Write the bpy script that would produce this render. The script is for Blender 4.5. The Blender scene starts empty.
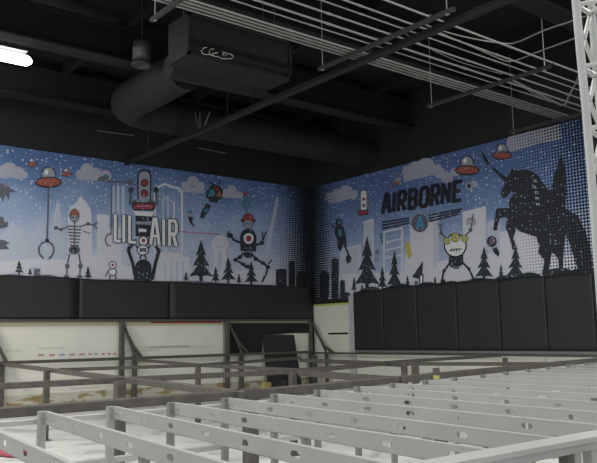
import bpy, bmesh, math, random
from mathutils import Vector, Matrix
from mathutils.geometry import tessellate_polygon
random.seed(7)
SC = bpy.context.scene
COL = SC.collection
# ------------------------------------------------------------------ camera
F = 740.0; W, H = 597, 463
RO = math.radians(1.0); PI_ = math.atan(104/740.0)
CAM = Vector((16.6, -13.8, 1.6)); TH = math.atan2(.625, -.780)
_f0 = Vector((math.cos(TH), math.sin(TH), 0)); _r0 = Vector((_f0.y, -_f0.x, 0))
FW = Vector((_f0.x*math.cos(PI_), _f0.y*math.cos(PI_), math.sin(PI_)))
_u0 = Vector((-_f0.x*math.sin(PI_), -_f0.y*math.sin(PI_), math.cos(PI_)))
RT = _r0*math.cos(RO) - _u0*math.sin(RO)
UP = _u0*math.cos(RO) + _r0*math.sin(RO)
cd = bpy.data.cameras.new('camera'); cam = bpy.data.objects.new('camera', cd); COL.objects.link(cam)
cam.matrix_world = Matrix(((RT.x, UP.x, -FW.x, CAM.x), (RT.y, UP.y, -FW.y, CAM.y), (RT.z, UP.z, -FW.z, CAM.z), (0, 0, 0, 1)))
cd.sensor_fit = 'HORIZONTAL'; cd.sensor_width = 36; cd.lens = 36*F/W; cd.clip_start = .05; cd.clip_end = 200
SC.camera = cam
# ------------------------------------------------------------------ world, lights, exposure
wd = bpy.data.worlds.new('world'); SC.world = wd; wd.use_nodes = True
bg = wd.node_tree.nodes['Background']; bg.inputs[0].default_value = (.93, .97, 1, 1); bg.inputs[1].default_value = .8
SC.view_settings.view_transform = 'Standard'; SC.view_settings.look = 'None'
SC.view_settings.gamma = 1; SC.view_settings.use_curve_mapping = False
SC.view_settings.exposure = 0.0
def unseen_hall_light(x, y, e, z=7.0, s=1.6):
    l = bpy.data.lights.new('unseen_hall_light', 'AREA'); l.shape = 'SQUARE'; l.size = s; l.energy = e; l.color = (1, .985, .94)
    o = bpy.data.objects.new('unseen_hall_light', l); COL.objects.link(o); o.location = (x, y, z)
for x, y, e in ((2.5, -14.0, 500), (7.5, -15.5, 400), (13.5, -3.2, 330), (17.5, -3.5, 200), (13.2, -10.5, 170), (12, -16, 170), (18, -10, 150), (18, -17, 120), (10, -12.3, 170)):  # unseen lamps; those near the walls added to brighten boards and floor
    unseen_hall_light(x, y, e)

# ------------------------------------------------------------------ helpers
def ray(x, y):
    return FW + RT*((x-298.5)/F) + UP*((231.5-y)/F)
def hit(x, y, ax, v):
    d = ray(x, y); t = (v-CAM[ax])/d[ax]; return CAM + d*t

def mat(name, col, rough=.6, metal=0, noise=0, nscale=4, bump=0, spec=.4, emis=None, estr=0, dark=None, dscale=None):
    m = bpy.data.materials.new(name); m.use_nodes = True; nt = m.node_tree; b = nt.nodes['Principled BSDF']
    c = [(v/255/12.92 if v/255 <= .04045 else ((v/255+.055)/1.055)**2.4) for v in col] + [1]
    b.inputs['Base Color'].default_value = c; b.inputs['Roughness'].default_value = rough
    b.inputs['Metallic'].default_value = metal; b.inputs['Specular IOR Level'].default_value = spec
    if emis:
        b.inputs['Emission Color'].default_value = (*emis, 1); b.inputs['Emission Strength'].default_value = estr
    if noise or bump:
        tc = nt.nodes.new('ShaderNodeTexCoord'); n = nt.nodes.new('ShaderNodeTexNoise'); n.inputs['Scale'].default_value = nscale
        n.inputs['Detail'].default_value = 6; nt.links.new(tc.outputs['Object'], n.inputs['Vector'])
        if noise:
            r = nt.nodes.new('ShaderNodeMapRange'); r.inputs['From Min'].default_value = .3; r.inputs['From Max'].default_value = .7
            nt.links.new(n.outputs['Fac'], r.inputs['Value'])
            mx = nt.nodes.new('ShaderNodeMix'); mx.data_type = 'RGBA'
            mx.inputs[6].default_value = [v*(1-noise) for v in c[:3]]+[1]; mx.inputs[7].default_value = [min(1, v*(1+noise)) for v in c[:3]]+[1]
            nt.links.new(r.outputs[0], mx.inputs[0]); nt.links.new(mx.outputs[2], b.inputs['Base Color'])
        if bump:
            bp = nt.nodes.new('ShaderNodeBump'); bp.inputs['Strength'].default_value = bump; bp.inputs['Distance'].default_value = .02
            nt.links.new(n.outputs['Fac'], bp.inputs['Height']); nt.links.new(bp.outputs['Normal'], b.inputs['Normal'])
    return m

class MB:
    def __init__(s): s.v = []; s.f = []; s.m = []; s.sm = []
    def add(s, vs, fs, mi=0, smooth=False):
        o = len(s.v); s.v += [tuple(v) for v in vs]
        for f in fs: s.f.append([i+o for i in f]); s.m.append(mi); s.sm.append(smooth)
    def box(s, a, b, mi=0):
        x0, y0, z0 = a; x1, y1, z1 = b
        x0, x1 = min(x0, x1), max(x0, x1); y0, y1 = min(y0, y1), max(y0, y1); z0, z1 = min(z0, z1), max(z0, z1)
        vs = [(x, y, z) for z in (z0, z1) for y in (y0, y1) for x in (x0, x1)]
        s.add(vs, [(0, 2, 3, 1), (4, 5, 7, 6), (0, 1, 5, 4), (2, 6, 7, 3), (0, 4, 6, 2), (1, 3, 7, 5)], mi)
    def bar(s, p, q, w, h, mi=0, top=True, ch=.12):
        """rectangular tube p->q with chamfered edges; w sideways, h vertical; top: p,q on the top face centre line"""
        p = Vector(p); q = Vector(q); d = (q-p).normalized()
        ref = Vector((0, 0, 1)) if abs(d.z) < .9 else Vector((1, 0, 0))
        sd = d.cross(ref).normalized(); u = sd.cross(d).normalized()
        off = -u*h/2 if top else Vector((0, 0, 0))
        c = min(w, h)*ch; pr = [(-w/2+c, -h/2), (w/2-c, -h/2), (w/2, -h/2+c), (w/2, h/2-c), (w/2-c, h/2), (-w/2+c, h/2), (-w/2, h/2-c), (-w/2, -h/2+c)]
        vs = [e+off+sd*a+u*b for e in (p, q) for a, b in pr]; n = 8
        s.add(vs, [(i, (i+1) % n, (i+1) % n+n, i+n) for i in range(n)]+[tuple(range(n))[::-1], tuple(range(n, 2*n))], mi)
    def tube(s, pts, r, n=8, mi=0, cap=True):
        pts = [Vector(p) for p in pts]; rings = []
        for i, p in enumerate(pts):
            d = ((pts[i+1]-p).normalized() if i < len(pts)-1 else Vector((0,0,0))) + ((p-pts[i-1]).normalized() if i else Vector((0,0,0)))
            d.normalize(); ref = Vector((0, 0, 1)) if abs(d.z) < .95 else Vector((1, 0, 0))
            a = d.cross(ref).normalized(); b = a.cross(d).normalized(); rr = r[i] if isinstance(r, (list, tuple)) else r
            rings.append([p+a*rr*math.cos(2*math.pi*k/n)+b*rr*math.sin(2*math.pi*k/n) for k in range(n)])
        vs = [v for g in rings for v in g]; fs = []
        for i in range(len(pts)-1):
            for k in range(n): fs.append((i*n+k, i*n+(k+1) % n, (i+1)*n+(k+1) % n, (i+1)*n+k))
        s.add(vs, fs, mi, True)
        if cap: s.add(rings[0], [tuple(range(n))[::-1]], mi); s.add(rings[-1], [tuple(range(n))], mi)
    def lathe(s, c, prof, n=20, mi=0):
        vs = [(c[0]+r*math.cos(2*math.pi*k/n), c[1]+r*math.sin(2*math.pi*k/n), c[2]+z) for r, z in prof for k in range(n)]; fs = []
        for i in range(len(prof)-1):
            for k in range(n): fs.append((i*n+k, i*n+(k+1) % n, (i+1)*n+(k+1) % n, (i+1)*n+k))
        s.add(vs, fs, mi, True)
    def build(s, name, mats, parent=None, loc=None):
        me = bpy.data.meshes.new(name); o = bpy.data.objects.new(name, me); COL.objects.link(o)
        off = Vector(loc) if loc is not None else Vector((0, 0, 0))
        me.from_pydata([tuple(Vector(v)-off) for v in s.v], [], s.f)
        if not isinstance(mats, (list, tuple)): mats = [mats]
        for m in mats: me.materials.append(m)
        for p, mi, sm in zip(me.polygons, s.m, s.sm): p.material_index = mi; p.use_smooth = sm
        bm = bmesh.new(); bm.from_mesh(me); bmesh.ops.recalc_face_normals(bm, faces=bm.faces); bm.to_mesh(me); bm.free()
        o.location = off
        if parent: o.parent = parent; o.location = off - Vector(parent.location)
        return o
def tag(o, label, cat, group=None):
    o['label'] = label; o['category'] = cat
    if group: o['group'] = group
    return o
def thing(name, label, cat, loc=(0, 0, 0), group=None):
    o = bpy.data.objects.new(name, None); COL.objects.link(o); o.location = loc; o.empty_display_size = .1
    return tag(o, label, cat, group)
def struct(o): o['kind'] = 'structure'; return o

# ------------------------------------------------------------------ materials
M_black = mat('black_paint', (19, 20, 20), .75, noise=.15, nscale=1.2)
M_blackw = mat('black_wall', (34, 35, 36), .85, noise=.2, nscale=1)
M_duct = mat('duct_paint', (25, 26, 26), .7, noise=.15, nscale=2)
M_strut = mat('strut_metal', (68, 69, 68), .5, .3)
M_conduit = mat('conduit_metal', (150, 152, 150), .45, .35)
M_cable = mat('cable_grey', (140, 142, 138), .5, .2)
M_pad = mat('black_vinyl', (40, 42, 42), .55, noise=.08, nscale=2, bump=.12)
M_dark = mat('dark_steel', (84, 81, 76), .6, .1, noise=.22, nscale=9)
M_joist = mat('grey_steel', (158, 159, 158), .5, .1, noise=.05, nscale=5)
M_post = mat('shaded_post_and_rail_steel', (124, 126, 125), .55, .1, noise=.08, nscale=6)  # joist steel darkened as shade on deeper posts; plain grey on the rail
M_flange = mat('pale_steel', (172, 174, 172), .5, .1)
M_white = mat('white_truss', (186, 188, 187), .45, noise=.05, nscale=8)
M_board = mat('white_board', (224, 224, 212), .5, noise=.04, nscale=1.5)
M_cream = mat('cream_strip', (190, 186, 160), .5)
M_red = mat('red_paint', (165, 50, 66), .5)
M_mark = mat('faded_red_print', (190, 140, 145), .5)
M_mark2 = mat('faded_blue_print', (150, 155, 190), .5)
M_streak = mat('grey_scuff', (206, 207, 197), .6)
M_yellow = mat('yellow_tape', (175, 170, 95), .5)
M_foam = mat('yellow_foam', (190, 175, 110), .8, noise=.2, nscale=20)
M_rope = mat('red_webbing', (178, 84, 98), .7, noise=.2, nscale=30)
M_cord = mat('black_cord', (30, 30, 30), .6)
M_lamp = mat('lamp_glow', (255, 255, 250), .5, emis=(1, .99, .95), estr=14)
M_chalk = mat('chalk', (190, 190, 185), .8)
M_cap = mat('yellow_cap', (185, 195, 95), .5)

# floor: dusty white with grey smudges
mf = bpy.data.materials.new('dusty_white_floor'); mf.use_nodes = True; nt = mf.node_tree; b = nt.nodes['Principled BSDF']
b.inputs['Roughness'].default_value = .6; b.inputs['Specular IOR Level'].default_value = .25
tc = nt.nodes.new('ShaderNodeTexCoord')
n1 = nt.nodes.new('ShaderNodeTexNoise'); n1.inputs['Scale'].default_value = 1.1; n1.inputs['Detail'].default_value = 8; n1.inputs['Distortion'].default_value = 1.5
n2 = nt.nodes.new('ShaderNodeTexNoise'); n2.inputs['Scale'].default_value = 5; n2.inputs['Detail'].default_value = 8; n2.inputs['Roughness'].default_value = .7; n2.inputs['Distortion'].default_value = 2.5
cr = nt.nodes.new('ShaderNodeValToRGB'); cr.color_ramp.elements[0].position = .36; cr.color_ramp.elements[0].color = (.47, .46, .45, 1)
cr.color_ramp.elements[1].position = .5; cr.color_ramp.elements[1].color = (.68, .675, .65, 1)
cr2 = nt.nodes.new('ShaderNodeValToRGB'); cr2.color_ramp.elements[0].position = .30; cr2.color_ramp.elements[0].color = (.5, .49, .48, 1)
cr2.color_ramp.elements[1].position = .41; cr2.color_ramp.elements[1].color = (1, 1, 1, 1)
mx = nt.nodes.new('ShaderNodeMix'); mx.data_type = 'RGBA'; mx.blend_type = 'MULTIPLY'; mx.inputs[0].default_value = 1
for n in (n1, n2): nt.links.new(tc.outputs['Object'], n.inputs['Vector'])
nt.links.new(n1.outputs['Fac'], cr.inputs[0]); nt.links.new(n2.outputs['Fac'], cr2.inputs[0])
nt.links.new(cr.outputs[0], mx.inputs[6]); nt.links.new(cr2.outputs[0], mx.inputs[7]); nt.links.new(mx.outputs[2], b.inputs['Base Color'])
M_floor = mf

# kick strip: scuffed yellow patches on white board
mk = bpy.data.materials.new('scuffed_kick_strip'); mk.use_nodes = True; nt = mk.node_tree; b = nt.nodes['Principled BSDF']
tc = nt.nodes.new('ShaderNodeTexCoord'); mp = nt.nodes.new('ShaderNodeMapping'); mp.inputs['Scale'].default_value = (1, 1.3, 4)
n1 = nt.nodes.new('ShaderNodeTexNoise'); n1.inputs['Scale'].default_value = 1.7; n1.inputs['Detail'].default_value = 7; n1.inputs['Roughness'].default_value = .65
cr = nt.nodes.new('ShaderNodeValToRGB'); cr.color_ramp.interpolation = 'CONSTANT'
cr.color_ramp.elements[0].color = (.34, .26, .13, 1); cr.color_ramp.elements[1].position = .47; cr.color_ramp.elements[1].color = (.55, .54, .46, 1)
nt.links.new(tc.outputs['Object'], mp.inputs[0]); nt.links.new(mp.outputs[0], n1.inputs['Vector']); nt.links.new(n1.outputs['Fac'], cr.inputs[0]); nt.links.new(cr.outputs[0], b.inputs['Base Color'])
M_kick = mk

# ------------------------------------------------------------------ mural print materials
def lin(v): v /= 255; return v/12.92 if v <= .04045 else ((v+.055)/1.055)**2.4
def print_mat(name, col, wall, ramp=None, snow=1.0, nodots=False):
    """flat printed colour with printed snow specks and the halftone dots at the ends of each banner"""
    m = bpy.data.materials.new(name); m.use_nodes = True; nt = m.node_tree; b = nt.nodes['Principled BSDF']
    b.inputs['Roughness'].default_value = .75; b.inputs['Specular IOR Level'].default_value = .15
    L = nt.links.new
    geo = nt.nodes.new('ShaderNodeNewGeometry'); sp = nt.nodes.new('ShaderNodeSeparateXYZ'); L(geo.outputs['Position'], sp.inputs[0])
    A = sp.outputs['Y' if wall == 'L' else 'X']; Z = sp.outputs['Z']
    def mth(op, a, b_=None, c=None):
        n = nt.nodes.new('ShaderNodeMath'); n.operation = op
        for i, v in enumerate((a, b_, c)):
            if v is None: continue
            if isinstance(v, (int, float)): n.inputs[i].default_value = v
            else: L(v, n.inputs[i])
        return n.outputs[0]
    def mr(v, a, b_, c, d):
        n = nt.nodes.new('ShaderNodeMapRange'); L(v, n.inputs['Value'])
        for k, q in zip(('From Min', 'From Max', 'To Min', 'To Max'), (a, b_, c, d)): n.inputs[k].default_value = q
        return n.outputs[0]
    def mix(f, a, b_):
        n = nt.nodes.new('ShaderNodeMix'); n.data_type = 'RGBA'
        if isinstance(f, (int, float)): n.inputs[0].default_value = f
        else: L(f, n.inputs[0])
        for i, v in ((6, a), (7, b_)):
            if isinstance(v, tuple): n.inputs[i].default_value = v
            else: L(v, n.inputs[i])
        return n.outputs[2]
    if ramp:
        no = nt.nodes.new('ShaderNodeTexNoise'); no.inputs['Scale'].default_value = .8; no.inputs['Detail'].default_value = 5; L(geo.outputs['Position'], no.inputs['Vector'])
        zz = mth('ADD', Z, mth('MULTIPLY', mth('SUBTRACT', no.outputs['Fac'], .5), 1.6))
        t = mr(zz, 2.7, 5.9, 0, 1)
        r = nt.nodes.new('ShaderNodeValToRGB'); L(t, r.inputs[0]); els = r.color_ramp.elements
        els[0].position = ramp[0][0]; els[0].color = (*[lin(c) for c in ramp[0][1]], 1)
        els[1].position = ramp[-1][0]; els[1].color = (*[lin(c) for c in ramp[-1][1]], 1)
        for p, c in ramp[1:-1]: e = els.new(p); e.color = (*[lin(q) for q in c], 1)
        base = r.outputs[0]
    else: base = tuple(lin(c) for c in col)+(1,)
    if snow:
        v = nt.nodes.new('ShaderNodeTexVoronoi'); v.voronoi_dimensions = '2D'; v.inputs['Scale'].default_value = 9; cb = nt.nodes.new('ShaderNodeCombineXYZ'); L(A, cb.inputs[0]); L(Z, cb.inputs[1]); L(cb.outputs[0], v.inputs['Vector'])
        s1 = nt.nodes.new('ShaderNodeSeparateColor'); L(v.outputs['Color'], s1.inputs[0])
        thr = mth('MULTIPLY', mr(s1.outputs[0], .2, 1, 0, 1), .23)
        s_ = mth('MULTIPLY', mth('LESS_THAN', v.outputs['Distance'], thr), snow*.7)
        base = mix(s_, base, (.62, .68, .78, 1))
    if not nodots:
        K = 2*math.pi/(.08 if wall == 'L' else .098)
        p = mth('SINE', mth('MULTIPLY', mth('ADD', A, Z), K*.7071)); q = mth('SINE', mth('MULTIPLY', mth('SUBTRACT', A, Z), K*.7071))
        pat = mth('MULTIPLY', p, q)                     # -1..1 checker-like dots
        if wall == 'L': s = mr(A, -1.75, -.25, -1.15, .95)
        else:
            s = mth('MAXIMUM', mr(A, 0.1, 1.5, .95, -1.15), mr(mth('ADD', A, mth('MULTIPLY', Z, .12)), 7.2, 9.6, -1.05, .35))
        dk = mth('LESS_THAN', pat, s)
        base = mix(dk, base, (lin(30), lin(32), lin(36), 1))
    L(base, b.inputs['Base Color'])
    return m
RL = [(0, (196, 202, 216)), (.3, (182, 193, 214)), (.6, (144, 165, 198)), (.85, (102, 128, 172)), (1, (84, 110, 156))]
RR = [(0, (190, 197, 212)), (.25, (168, 180, 206)), (.5, (126, 148, 186)), (.8, (92, 116, 164)), (1, (82, 104, 152))]
PAL = dict(cloud=(166, 168, 184), pale=(204, 206, 216), pale2=(184, 192, 208), dark=(54, 57, 64), tree=(56, 62, 68), grey=(98, 102, 114), white=(222, 224, 228),
           orange=(156, 92, 82), red=(152, 66, 74), yellow=(190, 178, 88), teal=(70, 125, 140), blue=(70, 150, 190), pink=(170, 120, 150), silver=(150, 155, 168))
PM = {}
for w, R in (('L', RL), ('R', RR)):
    PM[w, 'sky'] = print_mat('banner_sky_'+w, None, w, ramp=R)
    for k, c in PAL.items(): PM[w, k] = print_mat('print_'+k+'_'+w, c, w, snow=.25 if k in ('cloud', 'pale', 'pale2', 'white', 'silver', 'yellow') else .45)

for w in 'LR': PM[w, 'ink'] = print_mat('print_ink_'+w, (44, 47, 54), w, snow=.12)
class Art:
    """flat printed shapes on one wall; coordinates are the banner's own, layer by layer a fraction of a millimetre apart"""
    layer = {'L': 0, 'R': 0}
    def __init__(s, wall): s.w = wall; s.mb = MB(); s.mats = []
    def mi(s, k):
        m = PM[s.w, k]
        if m not in s.mats: s.mats.append(m)
        return s.mats.index(m)
    def poly(s, pts, k):
        Art.layer[s.w] += 1; off = .021+.00007*Art.layer[s.w]
        P = [hit(x, y, 0, off) if s.w == 'L' else hit(x, y, 1, -off) for x, y in pts]
        tri = tessellate_polygon([P]); s.mb.add(P, [tuple(t) for t in tri], s.mi(k))
    def ell(s, cx, cy, rx, ry, k, n=20, a0=0, a1=360):
        s.poly([(cx+rx*math.cos(math.radians(a0+(a1-a0)*i/n)), cy-ry*math.sin(math.radians(a0+(a1-a0)*i/n))) for i in range(n+(a1-a0 < 360))], k)
    def line(s, pts, w, k):
        for (x0, y0), (x1, y1) in zip(pts, pts[1:]):
            l = math.hypot(x1-x0, y1-y0) or 1; nx, ny = -(y1-y0)/l*w/2, (x1-x0)/l*w/2; ex, ey = (x1-x0)/l*w*.25, (y1-y0)/l*w*.25
            s.poly([(x0+nx-ex, y0+ny-ey), (x1+nx+ex, y1+ny+ey), (x1-nx+ex, y1-ny+ey), (x0-nx-ex, y0-ny-ey)], k)
    def arc(s, cx, cy, r, w, a0, a1, k, n=12, ry=None):
        ry = ry or r; P = []
        for i in range(n+1):
            a = math.radians(a0+(a1-a0)*i/n); P.append((cx+(r+w/2)*math.cos(a), cy-(ry+w/2)*math.sin(a)))
        for i in range(n, -1, -1):
            a = math.radians(a0+(a1-a0)*i/n); P.append((cx+(r-w/2)*math.cos(a), cy-(ry-w/2)*math.sin(a)))
        s.poly(P, k)
    def rect(s, x0, y0, x1, y1, k, sl=0): s.poly([(x0, y0), (x1, y0+sl), (x1, y1+sl), (x0, y1)], k)
    def rrect(s, x0, y0, x1, y1, r, k, sl=0):
        P = []
        for cx, cy, st in ((x1-r, y0+r, 0), (x0+r, y0+r, 90), (x0+r, y1-r, 180), (x1-r, y1-r, 270)):
            for i in range(5):
                a = math.radians(st+i*22.5); P.append((cx+r*math.cos(a), cy-r*math.sin(a)+sl*(cx-x0)/(x1-x0)))
        s.poly(P, k)
    def cloud(s, cs, k='cloud'):
        for cx, cy, r in cs: s.ell(cx, cy, r, r*.9, k)
    def pine(s, cx, top, base, w, k='tree'):
        h = base-top; s.rect(cx-w*.07, base-h*.15, cx+w*.07, base+1, k)
        for i in range(3):
            t0 = top+h*(.0+.24*i); t1 = top+h*(.38+.25*i); ww = w*(.22+.14*i)
            s.poly([(cx, t0), (cx+ww*.55, t0+(t1-t0)*.6), (cx+ww, t1), (cx+ww*.4, t1-h*.03), (cx, t1+h*.01), (cx-ww*.4, t1-h*.03), (cx-ww, t1), (cx-ww*.55, t0+(t1-t0)*.6)], k)
    def saucer(s, cx, cy, r):
        s.ell(cx, cy-r*.52, r*.57, r*.62, 'dark'); s.ell(cx, cy-r*.52, r*.47, r*.52, 'silver'); s.ell(cx-r*.15, cy-r*.7, r*.14, r*.2, 'white')
        s.ell(cx, cy+r*.06, r, r*.42, 'dark'); s.ell(cx, cy+r*.04, r*.88, r*.31, 'orange')
        for d in (-.5, 0, .5): s.ell(cx+r*d, cy+r*.12, r*.1, r*.07, 'red', 8)
    def glyph(s, ch, quad, th, k):
        G = {'L': [[(0, 0), (0, 1), (1, 1)]], 'I': [[(.5, 0), (.5, 1)]], '-': [[(0, .5), (1, .5)]],
             'A': [[(0, 1), (.38, 0), (.62, 0), (1, 1)], [(.16, .68), (.84, .68)]],
             'R': [[(0, 1), (0, 0), (.8, 0), (1, .14), (1, .4), (.8, .53), (0, .53)], [(.5, .53), (1, 1)]],
             'B': [[(0, 1), (0, 0), (.75, 0), (.95, .13), (.95, .36), (.75, .48), (0, .48)], [(.75, .48), (1, .62), (1, .87), (.75, 1), (0, 1)]],
             'O': [[(.25, 0), (.75, 0), (1, .15), (1, .85), (.75, 1), (.25, 1), (0, .85), (0, .15), (.25, 0)]],
             'N': [[(0, 1), (0, 0), (1, 1), (1, 0)]], 'E': [[(1, 0), (0, 0), (0, 1), (1, 1)], [(0, .5), (.8, .5)]]}[ch]
        (x0, y0), (x1, y1), (x2, y2), (x3, y3) = quad          # tl, tr, br, bl of the stroke skeleton
        for pl in G:
            s.line([((1-u)*(1-v)*x0+u*(1-v)*x1+u*v*x2+(1-u)*v*x3, (1-u)*(1-v)*y0+u*(1-v)*y1+u*v*y2+(1-u)*v*y3) for u, v in pl], th, k)
    def done(s, name, parent, label=None):
        o = s.mb.build(name, s.mats, parent)
        if label: o['label'] = label
        return o

# ------------------------------------------------------------------ the room
mb = MB(); mb.box((-.4, -24, -.3), (24, .4, 0)); struct(mb.build('floor', M_floor))
mb = MB(); mb.box((-.4, -24, 0), (0, .4, 7.7)); struct(mb.build('wall_left', M_blackw))
mb = MB(); mb.box((0, 0, 0), (24, .4, 7.7)); struct(mb.build('wall_right', M_blackw))
mb = MB(); mb.box((-.4, -24, 7.7), (24, .4, 7.9))
struct(mb.build('ceiling', M_black))

# ---- black roof beams (I sections), all running towards the right wall
for i, (x, lab) in enumerate(((.9, 'black steel roof beam nearest the left mural'), (4.0, 'black steel roof beam above the round duct and left lamp'),
                              (7.1, 'black steel roof beam above the boxy air unit'), (10.2, 'black steel roof beam above the conduit runs'))):
    mb = MB(); mb.box((x-.2, -24, 6.78), (x+.2, -.01, 6.82)); mb.box((x-.02, -24, 6.82), (x+.02, -.01, 7.42)); mb.box((x-.2, -24, 7.42), (x+.2, -.01, 7.46))
    tag(mb.build('roof_beam', M_duct), lab, 'roof beam', 'black roof beams under the ceiling')
mb = MB()
for k, y in enumerate((-14.5, -11.2, -7.9, -4.6, -1.3)):
    mb = MB(); mb.box((.02, y-.06, 7.46), (23.8, y+.06, 7.70))
    tag(mb.build('roof_purlin', M_black), 'black cross purlin lying on the roof beams under the dark ceiling', 'purlin', 'cross purlins under the ceiling')

# ---- left lower wall: white boards
def yL(px, py=340): return hit(px, py, 0, 0).y
def xR(px, py=340): return hit(px, py, 1, 0).x
yP = [-13.5, yL(119), yL(223), yL(309)]
for i, lab in enumerate(('white wall board at far left with a row of faded red marks', 'white wall board below the red line, middle of left wall',
                         'white wall board behind the leaning black panel')):
    y0, y1 = yP[i]+.01, yP[i+1]-.01
    t = thing('wall_board', lab, 'wall board', (0, (y0+y1)/2, 0), 'white boards along the left wall')
    mb = MB(); mb.box((.002, y0, .42), (.03, y1, 1.9)); mb.build('panel', M_board, t)
    mb = MB(); mb.box((.002, y0, 1.9), (.034, y1, 2.0)); mb.build('top_strip', M_cream, t)
    mb = MB(); mb.box((.002, y0, .002), (.04, y1, .42)); mb.build('kick_strip', M_kick, t)['label'] = 'scuffed strip with yellow patches'
    if i < 2:
        mb = MB()
        for (a, c, yy) in (((5, 22, 352), (38, 65, 349.5), (70, 100, 390)) if i == 0 else ((135, 190, 348), (150, 215, 349), (125, 160, 352))):
            p = hit(a, yy, 0, .03); q = hit(c, yy, 0, .03); mb.box((.0295, p.y, p.z), (.0315, q.y, p.z+.045))
        mb.build('scuff', M_streak, t)
    if i == 0:
        mb = MB()
        for k, px in enumerate((41, 52, 62, 72, 82, 90, 96, 103, 109, 114.5)):
            p = hit(px, 357-.02*px, 0, .03); w = .13 if k < 5 else .08; mb.box((.03, p.y-w/2, p.z), (.0325, p.y+w/2, p.z+.045), 0 if k % 4 != 2 else 1)
        mb.build('printed_mark', [M_mark, M_mark2], t)
    if i == 1:
        mb = MB(); mb.box((.03, yL(150), 1.96), (.036, yL(221), 2.01)); mb.build('red_line', M_red, t)

# flat black shape painted for the dark inside the wall opening
mb = MB(); P = [(225, 322.8), (309, 323), (309, 333), (293, 333), (262, 335), (262, 354), (232, 356), (225, 351)]
v0 = [hit(x, y, 0, .045) for x, y in P]; v1 = [hit(x, y, 0, .06) for x, y in P]; n = len(P)
mb.add(v0+v1, [tuple(t) for t in tessellate_polygon([v0])]+[tuple(i+n for i in t) for t in tessellate_polygon([v1])]+[(i, (i+1) % n, (i+1) % n+n, i+n) for i in range(n)])
tag(mb.build('dark_opening', M_blackw), 'flat black shape drawn for the dark wall opening behind the leaning panel', 'sheet')

# ---- right lower wall boards
xs = [.04, 1.74, 4.6, 7.5, 12]
t = thing('wall_board', 'tall white corner board with a dark slot and yellow top edge', 'wall board', (.9, 0, 0))
mb = MB(); mb.box((.05, -.03, .002), (1.60, -.002, 2.43)); mb.build('panel', M_board, t)
mb = MB(); mb.box((.05, -.05, 2.43), (1.60, -.002, 2.475)); mb.build('edge_cap', M_cap, t)['label'] = 'yellow-green edge cap'
mb = MB(); mb.box((.68, -.034, 1.61), (1.5, -.029, 1.66)); mb.build('slot', M_cord, t)['label'] = 'dark horizontal slot'
mb = MB(); mb.box((1.60, -.07, .002), (1.80, -.024, 2.66)); mb.build('end_post', M_white, t)['label'] = 'bright white end post'
for i, lab in enumerate(('low white wall board under the black pads, next to the corner', 'low white wall board under the middle black pads', 'low white wall board under the black pads at far right')):
    mb = MB(); mb.box((xs[i+1]+.08, -.03, .002), (xs[i+2]+.06, -.002, 1.12))
    tag(mb.build('wall_board', M_board), lab, 'wall board', 'low white boards along the right wall')

# ---- padded wall panels
def pad(wall, a0, a1, z0, z1, depth, lab, grp, sag=.03, seed=0):
    rnd = random.Random(seed); nu, nv = 24, 16; mb = MB(); vs = []
    A = abs(a1-a0)
    for j in range(nv+1):
        for i in range(nu+1):
            u = i/nu; v = j/nv; a = a0+.004+(a1-a0-.008)*u
            top = z1-sag*(abs(2*u-1)**2.5)+.008*math.sin(u*9+seed)
            z = z0+(top-z0)*v
            e = max(0, 1-abs(2*u-1)**16)*max(0, 1-abs(2*v-1)**16)
            d = .078+.003*math.sin(u*7+v*5+seed)+.002*math.sin(v*11+u*3)
            vs.append((d, a, z) if wall == 'L' else (a, -d, z))
    N = (nu+1)*(nv+1); fs = []
    for j in range(nv):
        for i in range(nu): k = j*(nu+1)+i; fs.append((k, k+1, k+nu+2, k+nu+1))
    bk = [((.055, v[1], v[2]) if wall == 'L' else (v[0], -.055, v[2])) for v in vs]
    rim = [i for i in range(nu+1)]+[j*(nu+1)+nu for j in range(1, nv+1)]+[nv*(nu+1)+i for i in range(nu-1, -1, -1)]+[j*(nu+1) for j in range(nv-1, 0, -1)]
    for f in list(fs): mb.add([], [])
    mb.add(vs+bk, [], 0)
    for f in fs: mb.f.append(list(f)); mb.m.append(0); mb.sm.append(True)
    for f in fs: mb.f.append([i+N for i in f][::-1]); mb.m.append(0); mb.sm.append(False)
    for i in range(len(rim)):
        p, q = rim[i], rim[(i+1) % len(rim)]; mb.f.append([p, q, q+N, p+N]); mb.m.append(0); mb.sm.append(False)
    return tag(mb.build('wall_pad', M_pad), lab, 'wall pad', grp)
ys = [-13.5, yL(78, 300), yL(168.5, 300), -.06]
for i, lab in enumerate(('black wall pad at the far left under the floating saucers', 'black wall pad below the striped skeleton robot and the short title', 'long black wall pad running into the corner under the running robot')):
    pad('L', ys[i], ys[i+1], 2.07, 2.99+.02*(i == 0), .02, lab, 'black pads under the left mural', .01, i)
xp = [1.80]+[xR(x, 320) for x in (385, 419, 459, 502, 548.5, 597)]+[xR(640, 320)]
labs = ('black wall pad beside the white corner post', 'second black wall pad from the white corner post', 'black wall pad under the end of the mural pale gate',
        'black wall pad under the three-eyed robot', 'black wall pad under the unicorn front hooves', 'black wall pad under the unicorn hind legs', 'black wall pad at the right frame edge behind the truss')
for i, lab in enumerate(labs):
    pad('R', xp[i], xp[i+1], 1.19, (2.76, 2.80, 2.79, 2.80, 2.78, 2.76, 2.74)[i], .008, lab, 'black pads under the right mural', .03, i+5)
mb = MB(); mb.box((.02, -13.5, 2.0), (.10, -.16, 2.06)); tag(mb.build('steel_rail', M_dark), 'thin grey rail along the left wall directly under the black pads', 'rail')
mb = MB(); mb.box((1.82, -.08, 1.13), (12, -.032, 1.185)); tag(mb.build('steel_rail', M_post), 'thin grey rail along the right wall directly under the black pads', 'rail')

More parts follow.
